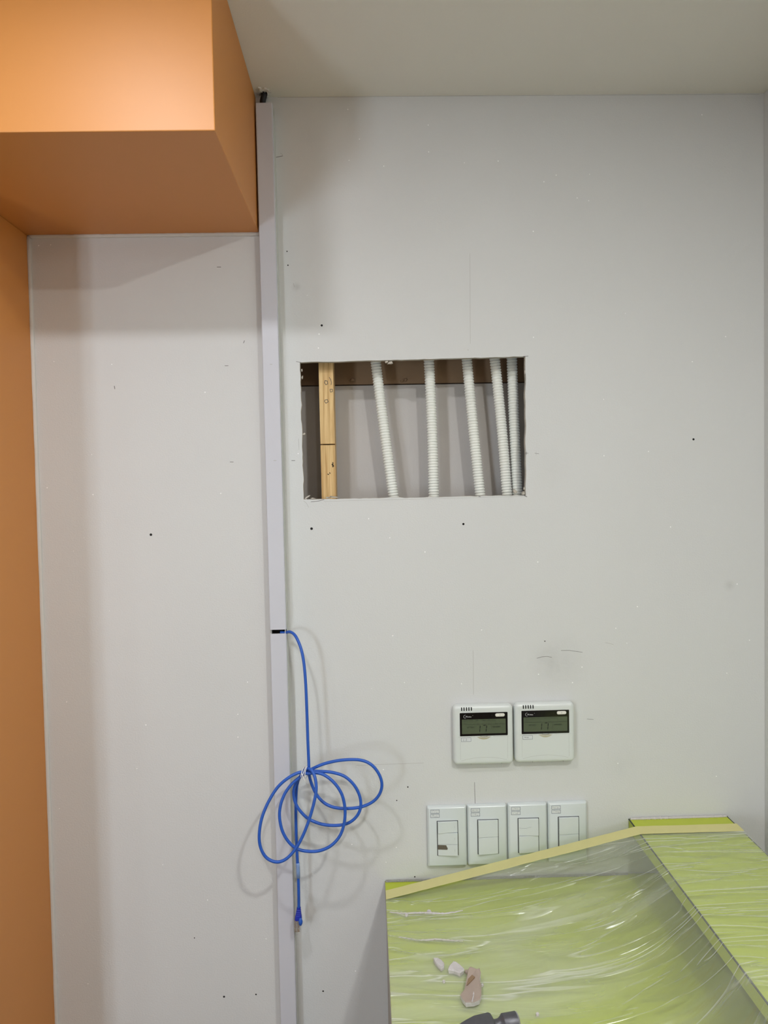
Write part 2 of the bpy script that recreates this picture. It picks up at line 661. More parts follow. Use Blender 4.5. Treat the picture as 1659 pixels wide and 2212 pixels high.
# ceiling with a broken hole above the trunking
cz = CEIL
hp = [Q(560, 207.5, cz), Q(561, 200, cz), Q(559.5, 195, cz), Q(562.5, 196.5, cz), Q(565, 198, cz), Q(568, 194.5, cz), Q(572, 196, cz),
      Q(574, 193.5, cz), Q(577, 196.5, cz), Q(579, 199, cz), Q(577, 203, cz), Q(577.5, 207.5, cz)]
hx = [(p.x, min(p.y, -.0005)) for p in hp]
outer = [Vector((ROOM_L, ROOM_B, 0)), Vector((RIGHT_X + .1, ROOM_B, 0)), Vector((RIGHT_X + .1, .0, 0)), Vector((ROOM_L, .0, 0))]
inner = [Vector((x, y, 0)) for x, y in hx]
pts = outer + inner
tr = tessellate_polygon([outer, inner])
mb = MB()
mb.add([(p.x, p.y, cz) for p in pts], [tuple(t) for t in tr], 0)
mb.add([(p.x, p.y, cz + .0125) for p in pts], [tuple(t) for t in tr], 1)
k = len(inner)
mb.add([(p.x, p.y, z) for z in (cz, cz + .0125) for p in inner], [(i, (i + 1) % k, k + (i + 1) % k, k + i) for i in range(k)], 1)
ceiling = tag(mb.build('ceiling', ['ceil', 'gypsum'], fix=False), 'flat off-white ceiling', kind='structure')
hc = sum((Vector((x, y, 0)) for x, y in hx), Vector()) / k
# dark cavity above the hole and torn paper round it
MB().box(hc.x - .05, hc.x + .05, -.06, -.0005, cz + .0127, cz + .09).build('ceiling_void', ['black'], ceiling)
mb = MB()
for i, (x, y) in enumerate(hx[1:-1]):
    a = Vector((x, y, cz))
    d = (a - Vector((hc.x, hc.y, cz))).normalized()
    t = Vector((-d.y, d.x, 0))
    L_ = random.uniform(.006, .012)
    mb.add([a + t * .004 - Vector((0, 0, .0003)), a - t * .004 - Vector((0, 0, .0003)), a + d * L_ - Vector((0, 0, .0012)), a + t * .001 - d * .002 - Vector((0, 0, .002))],
           [(0, 1, 2), (0, 2, 3), (1, 3, 2), (0, 3, 1)])
mb.build('torn_paper', ['caulk'], ceiling)
lip = [Q(a, b, cz - .002) for a, b in ((557.5, 189.5), (562, 190), (565.5, 193), (571, 190.5), (578, 192.5), (582.5, 197), (581, 204), (577.5, 206.8), (578.5, 201), (575.5, 196.3), (569.5, 196.6), (564.5, 199.5), (560.5, 195.5))]
MB().loops([[p + Vector((0, 0, .0018)) for p in lip], [p + Vector((0, 0, random.uniform(-.0012, .0006))) for p in lip]]).build('torn_paper', ['gypsum_lip'], ceiling)

MB().box(ROOM_L, RIGHT_X + .1, ROOM_B, .4, -.05, 0).build('floor', ['floor'])
tag(bpy.data.objects['floor'], 'pale tiled floor', kind='structure')
# orange pier on the left: front edge flush with the beam above
pier = MB().box(PIER_X - .34, PIER_X, -PIER_D, -.0006, .0, BEAM_Z - .0008).build('wall_left', ['orange'])
tag(pier, 'orange painted pier at the left edge', kind='structure')
wr = MB().box(RIGHT_X, RIGHT_X + .1, ROOM_B, -.0006, .0, CEIL - .0006).build('wall_right', ['wall'])
tag(wr, 'white side wall at the right edge', kind='structure')
wl = MB().box(ROOM_L - .1, ROOM_L, ROOM_B, 0, 0, CEIL).build('wall_far_left', ['plain'])
tag(wl, 'white room wall out of view on the left', kind='structure')
# wall behind the camera with a window
wx0, wx1, wz0, wz1 = WIN['x0'], WIN['x1'], WIN['z0'], WIN['z1']
mb = MB()
mb.box(ROOM_L, wx0, ROOM_B - .1, ROOM_B, 0, CEIL).box(wx1, RIGHT_X + .1, ROOM_B - .1, ROOM_B, 0, CEIL)
mb.box(wx0, wx1, ROOM_B - .1, ROOM_B, 0, wz0).box(wx0, wx1, ROOM_B - .1, ROOM_B, wz1, CEIL)
tag(mb.build('wall_front', ['plain']), 'white room wall behind the viewer', kind='structure')
mb = MB()
for (a, b, c, d) in ((wx0, wx0 + .05, wz0, wz1), (wx1 - .05, wx1, wz0, wz1), (wx0 + .05, wx1 - .05, wz0, wz0 + .05), (wx0 + .05, wx1 - .05, wz1 - .05, wz1),
                     ((wx0 + wx1) / 2 - .02, (wx0 + wx1) / 2 + .02, wz0 + .05, wz1 - .05)):
    mb.box(a, b, ROOM_B - .08, ROOM_B - .03, c, d)
win = tag(mb.build('window_1', ['frame']), 'window behind the viewer', kind='structure')
MB().box(wx0 + .05, (wx0 + wx1) / 2 - .02, ROOM_B - .058, ROOM_B - .054, wz0 + .05, wz1 - .05).build('pane', [glass], win)
MB().box((wx0 + wx1) / 2 + .02, wx1 - .05, ROOM_B - .058, ROOM_B - .054, wz0 + .05, wz1 - .05).build('pane', [glass], win)

# orange beam
beam = bevel_box('overhead_beam', (BEAM_X - (PIER_X - .34), -BEAM_Y - .0006, CEIL - BEAM_Z - .0006), ['orange'], None, .0015, 2,
                 loc=((BEAM_X + PIER_X - .34) / 2, (BEAM_Y - .0006) / 2, (CEIL + BEAM_Z - .0006) / 2))
tag(beam, 'deep orange painted boxed beam under the ceiling at upper left', 'beam')


# caulk beads
def bead(name, pts, r, m='caulk'):
    mb = MB()
    n = 60
    pl = []
    for i in range(n + 1):
        t = i / n
        p = pts[0].lerp(pts[1], t)
        pl.append(p + Vector((0, 0, 0)))
    rad = [r * (1 + .35 * noise.noise(Vector((i * .7, r * 1e4, 3)))) for i in range(n + 1)]
    mb.tube(pl, rad, 8)
    return tag(mb.build(name, [m], None, smooth=True), kind='structure')


bead('trim_1', (Vector((PIER_X + .004, -.0005, BEAM_Z - .0025)), Vector((P(560, 506).x, -.0005, BEAM_Z - .0025))), .0042)
bead('trim_2', (Vector((PIER_X + .002, -.0005, BEAM_Z - .003)), Vector((PIER_X + .002, -.0005, .01))), .0046)
tag(bpy.data.objects['trim_1'], 'thin white sealant bead under the orange beam')
tag(bpy.data.objects['trim_2'], 'thin white sealant bead beside the orange pier')


# ------------------------------------------------------------------ inside the wall cavity
YB = .112
gp = P(900, 831, YB).z
inner_wall = MB().box(-1.2, RIGHT_X + .1, YB, YB + .0125, 0, gp).build('wall_inner', ['board'])
tag(inner_wall, 'grey board at the back of the wall cavity', kind='structure')
MB().box(-1.2, RIGHT_X + .1, YB + .004, YB + .0165, gp + .003, CEIL).build('upper_board', ['kraft'], inner_wall)
MB().box(-1.2, RIGHT_X + .1, YB + .0166, YB + .02, gp - .02, gp + .03).build('board_joint', ['black'], inner_wall)
# plaster blobs and a pink spot on the joint
rb = random.Random(3)
for (px, py, w, h) in ((762, 821, 15, 12), (876, 820, 9, 8), (868, 823, 7, 5)):
    c = P(px, py, YB)
    mb = MB()
    n = 9
    ring = [(c.x + math.cos(2 * math.pi * i / n) * w / 2100 * rb.uniform(.6, 1.2), YB + .003, c.z + math.sin(2 * math.pi * i / n) * h / 2100 * rb.uniform(.6, 1.2)) for i in range(n)]
    top = [((x + c.x) / 2, YB - .002, (z + c.z) / 2) for x, y, z in ring]
    mb.loops([ring, top])
    mb.build('plaster_blob', ['kraft'], inner_wall)

# pine stud with a saw cut
sl0, sl1 = P(688, 783, .03), P(695, 1075, .03)
sw = P(719, 783, .03).x - sl0.x
zc = P(710, 960, .03).z
slope = (sl0.x - sl1.x) / (sl0.z - sl1.z)
zt, zb = TL.z + .35, BL.z - .35
prof = [(.03, zb), (.03, zc - .0013), (.055, zc - .0011), (.055, zc + .0011), (.03, zc + .0013), (.03, zt), (.098, zt), (.098, zb)]
mb = MB()
la = [(0 + (z - zc) * slope, y, z - zc) for y, z in prof]
lb = [(sw + (z - zc) * slope, y, z - zc) for y, z in prof]
mb.loops([la, lb])
stud = mb.build('timber_stud', ['pine'], loc=(sl0.x + (zc - sl0.z) * slope, 0, zc))
tag(stud, 'pine timber stud with a saw cut, inside the wall hole', 'stud')


def strip(name, pts, w, m, parent, y=None, off=.0002):
    """pencil stroke: thin raised ribbon following world points on a face that looks towards -y"""
    mb = MB()
    for i in range(len(pts) - 1):
        a, b = Vector(pts[i]), Vector(pts[i + 1])
        d = (b - a)
        n = Vector((-d.z, 0, d.x))
        if n.length < 1e-9:
            continue
        n = n.normalized() * w / 2
        e = d.normalized() * w * .3
        f = Vector((0, -off, 0))
        g = Vector((0, off * .5, 0))
        q = [a - n - e, a + n - e, b + n + e, b - n + e]
        mb.add([v + f for v in q] + [v + g for v in q], [(0, 1, 2, 3), (0, 4, 5, 1), (1, 5, 6, 2), (2, 6, 7, 3), (3, 7, 4, 0)])
    o = mb.build(name, [m])
    if parent:
        o.parent = parent
        o.matrix_parent_inverse = Matrix.Translation(parent.location).inverted()
    return o


def pxl(lst, y=0.0):
    return [P(a, b, y) for a, b in lst]


YS = .0298
for l in ([(702, 822), (707, 823), (708, 829), (704, 831), (701, 827), (702, 822)], [(711, 815), (714, 819), (716, 827), (715, 831)],
          [(713, 841), (718, 841), (718, 846), (714, 847), (713, 841)], [(702, 864), (707, 863), (709, 868), (704, 871), (701, 867), (702, 864)]):
    strip('pencil_mark', pxl(l, YS), .0011, 'brown', stud)
for l in ([(719, 999), (719, 1009)], [(717, 1003), (721, 1007)], [(708, 1024), (710, 1025)], [(712, 1021), (713, 1023)]):
    strip('ink_mark', pxl(l, YS), .0016, 'pit', stud)

# corrugated conduits
COND = [((811.5, 782), (850, 1072), 'leftmost', 'beside the timber stud'), ((926.6, 780), (936.8, 1070), 'second', ''),
        ((1008.4, 776), (1037, 1066), 'third', ''), ((1068.5, 775), (1095, 1065), 'fourth', ''), ((1105.6, 773), (1117.5, 1063), 'rightmost', '')]
CLAB = ['white corrugated conduit nearest the timber stud in the wall hole',
        'white corrugated conduit second from the timber stud, nearly upright in the wall hole',
        'white corrugated conduit third from the timber stud in the middle-right of the wall hole',
        'white corrugated conduit fourth from the timber stud, just left of the rightmost one',
        'white corrugated conduit rightmost in the wall hole, against its dark right edge']
for i, (a, b, _, _) in enumerate(COND):
    yc = .058 if i < 4 else .064
    A, B = P(a[0], a[1], yc), P(b[0], b[1], yc)
    d = (A - B).normalized()
    Ltot = (A - B).length
    ext = .22
    R0 = .0108
    pitch = .00565
    nseg = int((Ltot + 2 * ext) / pitch)
    mb = MB()
    loops = []
    u = Vector((1, 0, 0))
    u = (u - d * u.dot(d)).normalized()
    w = d.cross(u)
    nn = 20
    for k in range(nseg):
        z0 = k * pitch
        for (dz, r) in ((0, .0088), (.0009, .0099), (.0019, R0), (.0038, R0), (.0048, .0099)):
            s_ = z0 + dz - ext
            bow = .004 * math.sin(math.pi * max(0, min(1, s_ / Ltot))) * (1 if i % 2 else -.6)
            c = B + d * s_ + u * bow * .35
            loops.append([c + (u * math.cos(2 * math.pi * q / nn) + w * math.sin(2 * math.pi * q / nn)) * r for q in range(nn)])
    org = loops[0][0].copy()
    org = B - d * ext
    loops = [[v - org for v in l] for l in loops]
    mb.loops(loops)
    o = mb.build('corrugated_conduit', ['conduit'], loc=org, smooth=True)
    tag(o, CLAB[i], 'conduit', 'conduits in the wall hole')

# torn paper and crumbs on the rim of the hole
rr_ = random.Random(11)


def shard(c, size, depth, m, name, parent, seed, flat=.35, rot=0, world=True):
    r = random.Random(seed)
    n = r.randint(6, 8)
    lo, hi = [], []
    for i in range(n):
        a = 2 * math.pi * i / n + r.uniform(-.25, .25)
        k = r.uniform(.65, 1.15)
        x, z = math.cos(a) * size[0] * k, math.sin(a) * size[1] * k
        x, z = x * math.cos(rot) - z * math.sin(rot), x * math.sin(rot) + z * math.cos(rot)
        lo.append((c.x + x, c.y, c.z + z))
        hi.append((c.x + x * r.uniform(.7, .95), c.y - depth * r.uniform(.6, 1.2), c.z + z * r.uniform(.7, .95)))
    return MB().loops([lo, hi]).build(name, [m], parent)


for i, (px, py, w, h, rot) in enumerate(((664, 1074, 9, 2.2, -.5), (676, 1077, 7, 2, .1), (660, 1078, 4, 2, 0), (720, 1074, 12, 2.5, .1),
                                         (708, 1075, 6, 2.2, 0), (1112, 1061, 7, 5, .9), (1130, 1066, 4, 5, .2), (655, 1045, 2, 4, 0), (653, 815, 2, 5, .2),
                                         (652, 800, 1.6, 4, 0), (657, 938, 4, 3.5, -.3), (1133, 805, 1.6, 6, 0), (1132, 1055, 2, 4, 0), (843, 784, 7, 4, -.3), (835, 782, 5, 3, 0))):
    c = P(px, py, .004)
    shard(c, (w / 1100, h / 1100), .0035, 'gypsum', 'torn_edge', wall_back, 40 + i, rot=-rot)

# pencil strokes, scratches, screw pits on the wall
for l, w, m in (([(1015, 548), (1016, 742)], .0006, 'faint'), ([(1022, 1405), (1023, 1500)], .0007, 'faint'), ([(1025, 1690), (1026.5, 1737)], .0008, 'pencil'),
                ([(1160, 1422), (1170, 1419), (1182, 1418), (1192, 1420)], .0007, 'pencil'), ([(1212, 1405), (1230, 1405), (1258, 1409)], .0007, 'pencil'),
                ([(1307, 1388), (1325, 1392)], .0006, 'faint'), ([(1268, 1553), (1282, 1554)], .0006, 'pencil'), ([(770, 1653), (915, 1648)], .0006, 'faint'),
                ([(596, 340), (610, 337)], .0010, 'pencil'), ([(606, 331), (610, 334), (611, 338)], .0007, 'faint'),
                ([(469, 577), (477, 577)], .0011, 'pencil'), ([(526, 741), (528, 736)], .0011, 'pencil'), ([(247, 834), (248, 840)], .0012, 'pencil'),
                ([(486, 790), (493, 790)], .0010, 'pencil'), ([(497, 998), (504, 998)], .0010, 'pencil'), ([(630, 995), (637, 995)], .0010, 'pencil'),
                ([(1134, 979), (1141, 979)], .0007, 'pencil'), ([(1137, 976), (1137, 982)], .0007, 'pencil'), ([(1155, 979), (1164, 980)], .0006, 'pencil'),
                ([(1158, 976), (1158, 983)], .0006, 'faint'), ([(640, 781), (650, 783)], .0008, 'pencil'), ([(1130, 770), (1141, 769)], .0008, 'pencil'),
                ([(645, 948), (646, 972)], .0006, 'faint'), ([(656, 1082), (662, 1087), (667, 1096)], .0006, 'faint'), ([(672, 1084), (690, 1082), (700, 1079)], .0009, 'pencil'),
                ([(1034, 1072), (1038, 1073)], .001, 'pencil'), ([(1132, 1070), (1138, 1073)], .0012, 'pencil'), ([(634, 612), (636, 620)], .0009, 'faint'),
                ([(600, 210.5), (1000, 207.5), (1640, 203.5)], .0007, 'faint'), ([(1136, 1072), (900, 1078), (700, 1083)], .0005, 'faint'), ([(1010, 756), (1012, 756)], .001, 'faint')):
    strip('pencil_line', pxl(l), w, m, wall_back)
for (px, py, r) in ((695, 703, 2.3), (673, 1142, 2.8), (1001, 1132, 2.4), (1498, 949, 2.3), (326, 1155, 2.7), (484, 2153, 2.2), (553, 2148, 1.7),
                    (698, 2141, 1.9), (881, 1700, 1.5), (857, 1729, 1.2), (420, 2026, 1.2), (896, 1894, 1.5), (1177, 1385, 1.2), (620, 543, 1.3), (622, 573, 1.4)):
    c = P(px, py)
    n = 10
    R_ = r / 1300
    o1 = [(c.x + math.cos(2 * math.pi * i / n) * R_ * 1.25, -.0001, c.z + math.sin(2 * math.pi * i / n) * R_ * 1.25) for i in range(n)]
    o2 = [(c.x + math.cos(2 * math.pi * i / n) * R_, -.0005, c.z + math.sin(2 * math.pi * i / n) * R_) for i in range(n)]
    o3 = [(c.x + math.cos(2 * math.pi * i / n) * R_ * .6, -.0002, c.z + math.sin(2 * math.pi * i / n) * R_ * .6) for i in range(n)]
    MB().loops([o1, o2, o3], cap0=False).build('screw_pit', ['pit'], wall_back)

# ================================================================== THINGS ON THE WALL
# ---------------------------------------------------------------- trunking
DY = .025
ct, cb = P(569.8, 222, -DY), P(623.5, 2212, -DY)
slope = (ct.x - cb.x) / (ct.z - cb.z)
zgap0, zgap1 = P(611, 1360, -DY).z, P(611, 1368.5, -DY).z
TW = .0315
duct = empty('cable_trunking', (ct.x - slope * ct.z, 0, 0), 'pale grey plastic cable trunking running down the wall from the ceiling', 'trunking')


def sheared(mb):
    mb.v = [(x + slope * z, y, z) for x, y, z in mb.v]
    return mb


def channel(z0, z1, half, y_in, y_out, t, lip):
    """cover: front sheet with two side lips"""
    mb = MB()
    prof = [(-half, y_out + lip), (-half, y_out + .0012), (-half + .0012, y_out), (half - .0012, y_out), (half, y_out + .0012), (half, y_out + lip),
            (half - t, y_out + lip), (half - t, y_out + t), (-half + t, y_out + t), (-half + t, y_out + lip)]
    mb.loops([[(x, y, z0) for x, y in prof], [(x, y, z1) for x, y in prof]], cap0=False, cap1=False)
    k = len(prof)
    fs = []
    for base in (0, k):
        fs += [(base + 0, base + 1, base + 8, base + 9), (base + 1, base + 2, base + 8), (base + 2, base + 3, base + 7, base + 8),
               (base + 3, base + 4, base + 7), (base + 4, base + 5, base + 6, base + 7)]
    mb.f += fs
    mb.mi += [0] * len(fs)
    return sheared(mb)


channel(zgap0, ct.z, TW / 2, 0, -DY, .0013, .009).build('cover', ['duct'], duct)
channel(.02, zgap1, TW / 2, 0, -DY, .0013, .009).build('cover', ['duct'], duct)
zbt = P(590, 243, -DY).z
mb = MB()
bw = TW / 2 + .0016
mb.box(-bw, bw, -.0017, -.0003, .015, zbt + .02)
mb.box(-bw + .0002, -bw + .0016, -.0165, -.0017, .015, zbt + .01)
mb.box(bw - .0016, bw - .0002, -.0165, -.0017, .015, zbt)
mb.box(-TW / 2 + .0016, -TW / 2 + .0028, -.0235, -.0017, .016, zbt - .002)
mb.box(TW / 2 - .0028, TW / 2 - .0016, -.0235, -.0017, .016, zbt - .002)
sheared(mb).build('base_channel', ['ductbase'], duct)
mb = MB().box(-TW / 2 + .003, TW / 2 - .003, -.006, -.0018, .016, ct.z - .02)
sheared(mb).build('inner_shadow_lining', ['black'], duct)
for l in ([(591, 995), (597, 995)], [(583, 787), (588, 787)]):
    strip('pencil_tick', pxl(l, -DY - .0001), .0009, 'faint', duct)

# black cable between ceiling hole and trunking
cbt = P(567.5, 228, -.012)
cable_top = Vector((P(571, 205, -.012).x, -.014, CEIL + .04))
mb = MB()
mb.tube(catmull([cbt + Vector((0, 0, -.05)), cbt, P(568.5, 214, -.013), Vector((P(571, 205, -.013).x, -.014, CEIL)), cable_top], 6), .0054, 12)
o = mb.build('black_cable', ['blackcable'], smooth=True)
tag(o, 'short black cable between the ceiling hole and the trunking top', 'cable')

# ---------------------------------------------------------------- blue network cable
main = [(606, 1366, .016), (617, 1366.5, .020), (626, 1365, .029), (636, 1371, .040), (645, 1387, .050), (652, 1408, .056), (657, 1437, .060), (660.5, 1480, .063),
        (663, 1540, .065), (665, 1600, .067), (667, 1650, .068), (667, 1668, .069)]
loop1 = [(672, 1690, .066), (683, 1715, .066), (700, 1734, .068), (722, 1744, .070), (750, 1746.5, .073), (780, 1743, .076), (805, 1732, .079), (820, 1715, .081),
         (825, 1694, .082), (818, 1671, .081), (801, 1651, .079), (776, 1641.5, .076), (738, 1642, .073), (703, 1649, .070), (678, 1659, .068), (660, 1669, .066)]
loop2 = [(646, 1681, .062), (637, 1697, .060), (634, 1712, .060), (637, 1731, .062), (647, 1750, .064), (667, 1769, .066), (696, 1780.5, .069), (727, 1783, .072), (752, 1778, .075),
         (770, 1764, .077), (779, 1744, .078), (777, 1720, .077), (765, 1696, .076), (745, 1677.5, .074), (720, 1669, .073), (695, 1666.5, .072), (663, 1667, .072)]
loop3 = [(646, 1680, .076), (630, 1694, .080), (615, 1715, .083), (606, 1740, .086), (604, 1766, .088), (610, 1795, .090), (624, 1819, .091), (643, 1834, .092),
         (666, 1839, .092), (691, 1837.5, .092), (716, 1826, .091), (735, 1804, .090), (744, 1775, .089), (745, 1745, .088), (738, 1715, .086), (722, 1691, .083),
         (702, 1675, .080), (684, 1669.5, .078), (664, 1671, .077)]
loop4 = [(650, 1668, .080), (628, 1677, .086), (602, 1698, .092), (581, 1730, .097), (566, 1766, .102), (560, 1802, .105), (563, 1831, .106), (576, 1853, .107),
         (597, 1862, .107), (617, 1856, .106), (636, 1837, .105), (652, 1810, .104), (667, 1773, .102), (678, 1735, .099), (683, 1706, .096), (681, 1682, .091),
         (674, 1665, .085), (666, 1660.5, .079), (657, 1664, .070)]
tail = [(650, 1674, .064), (643, 1690, .056), (640, 1712, .050), (639, 1745, .045), (639.5, 1785, .042), (641, 1830, .040), (643, 1870, .040), (645, 1915, .040), (645.5, 1962, .041)]
path = [P(a, b, -t) for a, b, t in main + loop1 + loop2 + loop3 + loop4 + tail]
tie = P(659, 1668, -.075)
net = empty('network_cable', P(617, 1366, -.02), 'coiled blue network cable hanging from the slot in the trunking', 'cable')


def part(mb, name, m, parent, **kw):
    """world-space mesh parented to an empty/mesh that sits at parent.location"""
    o = mb.build(name, [m] if isinstance(m, str) else m, None, **kw)
    o.parent = parent
    o.matrix_parent_inverse = Matrix.Translation(parent.matrix_world.translation if parent.parent else parent.location).inverted()
    return o


part(MB().tube(catmull(path, 8), .0029, 12), 'cord', 'blue', net, smooth=True)
# white twist tie round the bundle
mb = MB()
for k, (ox, tilt, rad) in enumerate(((-.004, .35, .0085), (.003, .1, .0095), (-.001, .6, .0088))):
    ring = []
    for i in range(25):
        a = 2 * math.pi * i / 24
        ring.append(tie + Vector((ox + .004 * math.sin(a) * tilt + .0022 * math.cos(a), rad * 1.6 * math.cos(a), rad * math.sin(a))))
    mb.tube(ring, .00075, 6, False)
mb.tube([tie + Vector((-.003, -.014, -.004)), tie + Vector((.001, -.016, -.010)), tie + Vector((.005, -.015, -.017))], .0007, 6)
mb.tube([tie + Vector((-.005, -.013, .003)), tie + Vector((-.001, -.016, -.006)), tie + Vector((.003, -.016, -.012))], .0007, 6)
part(mb, 'twist_tie', 'white', net, smooth=True)
# clear label sleeve
part(MB().tube([P(643, 1864, -.0402), P(643.8, 1879, -.0402), P(644.4, 1896, -.0402)], .0037, 12), 'label_sleeve', 'sleeve', net, smooth=True)
# plug: boot, latch cover, clear body with contacts
b0, b1 = P(645.5, 1960, -.041), P(644.5, 1986, -.041)
bd = (b1 - b0)
mb = MB()
ls = []
for i in range(15):
    t = i / 14
    w = .0036 + .0032 * min(1, t * 1.15)
    if 2 <= i <= 9 and i % 2 == 0:
        w -= .0007
    c = b0 + bd * t
    ls.append([(c.x + x, c.y + z * .8, c.z) for x, _, z in rr(w * 2, w * 2, w * .55, 0, 3)])
mb.loops(ls)
boot = part(mb, 'boot', 'bluedark', net)
mb = MB()
c0 = P(649, 1983, -.047)
ls = []
for i in range(9):
    t = i / 8
    w = .0035 * math.sin(math.pi * (.12 + .76 * t)) + .0006
    ls.append([(c0.x + x, c0.y + z * .9, c0.z - t * .0145) for x, _, z in rr(w * 2, w * 2, w * .9, 0, 3)])
mb.loops(ls)
part(mb, 'latch_cover', 'blue', net, smooth=True)
pz = P(641.8, 1998, -.041)
mb = MB().box(pz.x - .0058, pz.x + .0058, pz.y - .004, pz.y + .004, pz.z - .0115, pz.z + .0105)
plug = part(mb, 'clear_plug', 'clear', net)
for i in range(8):
    x = pz.x - .0042 + i * .0012
    part(MB().box(x - .0002, x + .0002, pz.y - .0045, pz.y - .0020, pz.z - .0115, pz.z - .005), 'contact', 'gold', net)
for i in range(4):
    x = pz.x - .0036 + i * .0024
    part(MB().box(x - .0006, x + .0006, pz.y - .001, pz.y + .001, pz.z - .005, pz.z + .0115), 'core_wire', 'wire', net)
mb = MB().box(pz.x - .0016, pz.x + .0016, pz.y - .0068, pz.y - .0056, pz.z - .0155, pz.z + .006)
part(mb, 'latch_tab', 'clear', net)


# ---------------------------------------------------------------- air-conditioning wall controllers
def controller(px, py, label, sticker):
    W = H = .1185
    c = P(px, py, -.018)
    t = empty('wall_controller', (c.x, 0, c.z), label, 'thermostat', 'wall controllers above the light switches')
    U = lambda u: (u - .5) * W
    V = lambda v: (.5 - v) * H
    fy = -.0180
    slab('body', W, H, .009, [(.0015, -.0004), (.0010, -.003), (0, -.004), (0, -.0115), (.0010, -.0148), (.0030, -.0170), (.0062, -.0179), (.0095, fy)],
         ['abs'], t, smooth=False, autos=35)
    # vents over the top edge
    for i in range(5):
        u = .135 + i * .0405
        prof = [(.012, -.0148), (.030, -.0172), (.055, -.0181), (.083, -.0182)]
        mb = MB()
        a = [(U(u), y - .00025, V(v)) for v, y in prof]
        b = [(U(u) + .0021, y - .00025, V(v)) for v, y in prof]
        a2 = [(x, y + .0006, z) for x, y, z in a]
        b2 = [(x, y + .0006, z) for x, y, z in b]
        mb.loops([a, b, b2, a2, a], close=False, cap0=False, cap1=False)
        mb.build('vent_slot', ['black'], t)
    bz = slab('bezel', U(.906) - U(.110), V(.118) - V(.508), .0012, [(0, fy + .0003), (0, fy - .0003), (.0004, fy - .0006)], ['bezel'], t, cx=U(.508), cz=V(.313))
    scr = slab('screen', U(.873) - U(.143), V(.228) - V(.470), .0006, [(0, fy - .0005), (0, fy - .0008)], ['lcd'], t, cx=U(.508), cz=V(.349))
    ty = fy - .0010
    for u, s in ((.20, 'AUTO'), (.30, 'COOL'), (.40, 'DRY'), (.515, 'HEAT'), (.635, 'FAN ONLY')):
        text('mode_print', s, .0032, (U(u), ty, V(.247)), ['lcdfaint'], scr, sx=.95)
    text('speed_print', 'FAN SPEED', .0036, (U(.715), ty, V(.362)), ['lcdtext'], scr, sx=.9)
    text('temp_print', 'SET TEMP', .0036, (U(.285), ty, V(.362)), ['lcdfaint'], scr, sx=.9)
    # seven segment "17"
    mb = MB()

    def seg(u0, v0, u1, v1, w=.0015):
        a, b = Vector((U(u0), 0, V(v0))), Vector((U(u1), 0, V(v1)))
        d = (b - a).normalized()
        n = Vector((-d.z, 0, d.x)) * w / 2
        p = [a - n, a + d * .0006 - n * 0 + n * 0, a + n, b + n, b - n]
        q = [a - n, a + n, b + n, b - n]
        mb.add([(v.x, ty, v.z) for v in q] + [(v.x, ty + .0001, v.z) for v in q], [(0, 1, 2, 3), (4, 7, 6, 5), (0, 4, 5, 1), (1, 5, 6, 2), (2, 6, 7, 3), (3, 7, 4, 0)])
    seg(.449, .337, .444, .382)
    seg(.443, .395, .438, .440)
    seg(.500, .330, .540, .328)
    seg(.556, .335, .551, .380)
    seg(.549, .393, .544, .438)
    mb.build('digits', ['lcdtext'], scr)
    mb = MB()
    for (u0, v0, u1, v1) in ((.15, .314, .866, .312), (.628, .314, .628, .452), (.706, .232, .706, .312)):
        a, b = (U(u0), V(v0)), (U(u1), V(v1))
        mb.box(min(a[0], b[0]) - .00013, max(a[0], b[0]) + .00013, ty, ty + .0001, min(a[1], b[1]) - .00013, max(a[1], b[1]) + .00013)
    mb.build('grid_lines', ['lcdfaint'], scr)
    mb = MB()
    for k in range(9):
        a = math.radians(60 + k * 32)
        p = Vector((U(.195) + math.cos(a) * .0022, ty, V(.282) + math.sin(a) * .0022))
        mb.box(p.x - .0003, p.x + .0003, ty, ty + .0001, p.z - .0003, p.z + .0003)
    mb.build('mode_icon', ['lcdfaint'], scr)
    # maker's mark: open arc and lettering, as printed on the bezel
    mb = MB()
    arc = []
    for k in range(15):
        a = math.radians(75 + k * 15)
        arc.append(Vector((U(.204) + math.cos(a) * .0033, fy - .0007, V(.180) + math.sin(a) * .0033)))
    mb.tube(arc, [.00012 + .00022 * math.sin(math.pi * k / 14) for k in range(15)], 6)
    mb.build('logo_arc', ['silver'], bz)
    text('logo_letters', 'M', .0046, (U(.222), fy - .0008, V(.183)), ['silver'], bz, extr=.0001)
    text('logo_letters', 'idea', .0036, (U(.240), fy - .0008, V(.184)), ['silver'], bz, ax='LEFT', sx=1.25, shear=.15)
    mb = MB().box(U(.322), U(.329), fy - .0008, fy - .0006, V(.166), V(.161))
    mb.build('logo_dot', ['silver'], bz)
    MB().box(U(.642), U(.649), fy - .0008, fy - .0005, V(.170), V(.164)).build('indicator', ['lcdfaint'], bz)
    bt = slab('power_button', U(.858) - U(.700), .0064, .0031, [(0, fy), (0, fy - .0010), (.0007, fy - .0015)], ['button'], t, cx=U(.779), cz=V(.164), autos=35)
    mb = MB()
    for k in range(8):
        a = math.radians(-50 + k * 40)
        p = Vector((U(.779) + math.cos(a) * .0009, 0, V(.164) + math.sin(a) * .0009))
        mb.box(p.x - .00022, p.x + .00022, fy - .0017, fy - .0014, p.z - .00022, p.z + .00022)
    mb.build('power_icon', ['graphite'], bt)
    # flip cover seams, finger notch, moulded arc
    mb = MB()
    mb.box(-W / 2 + .0092, U(.36), fy - .00012, fy + .0002, V(.523) - .00018, V(.523) + .00018)
    mb.box(U(.66), W / 2 - .0092, fy - .00012, fy + .0002, V(.523) - .00018, V(.523) + .00018)
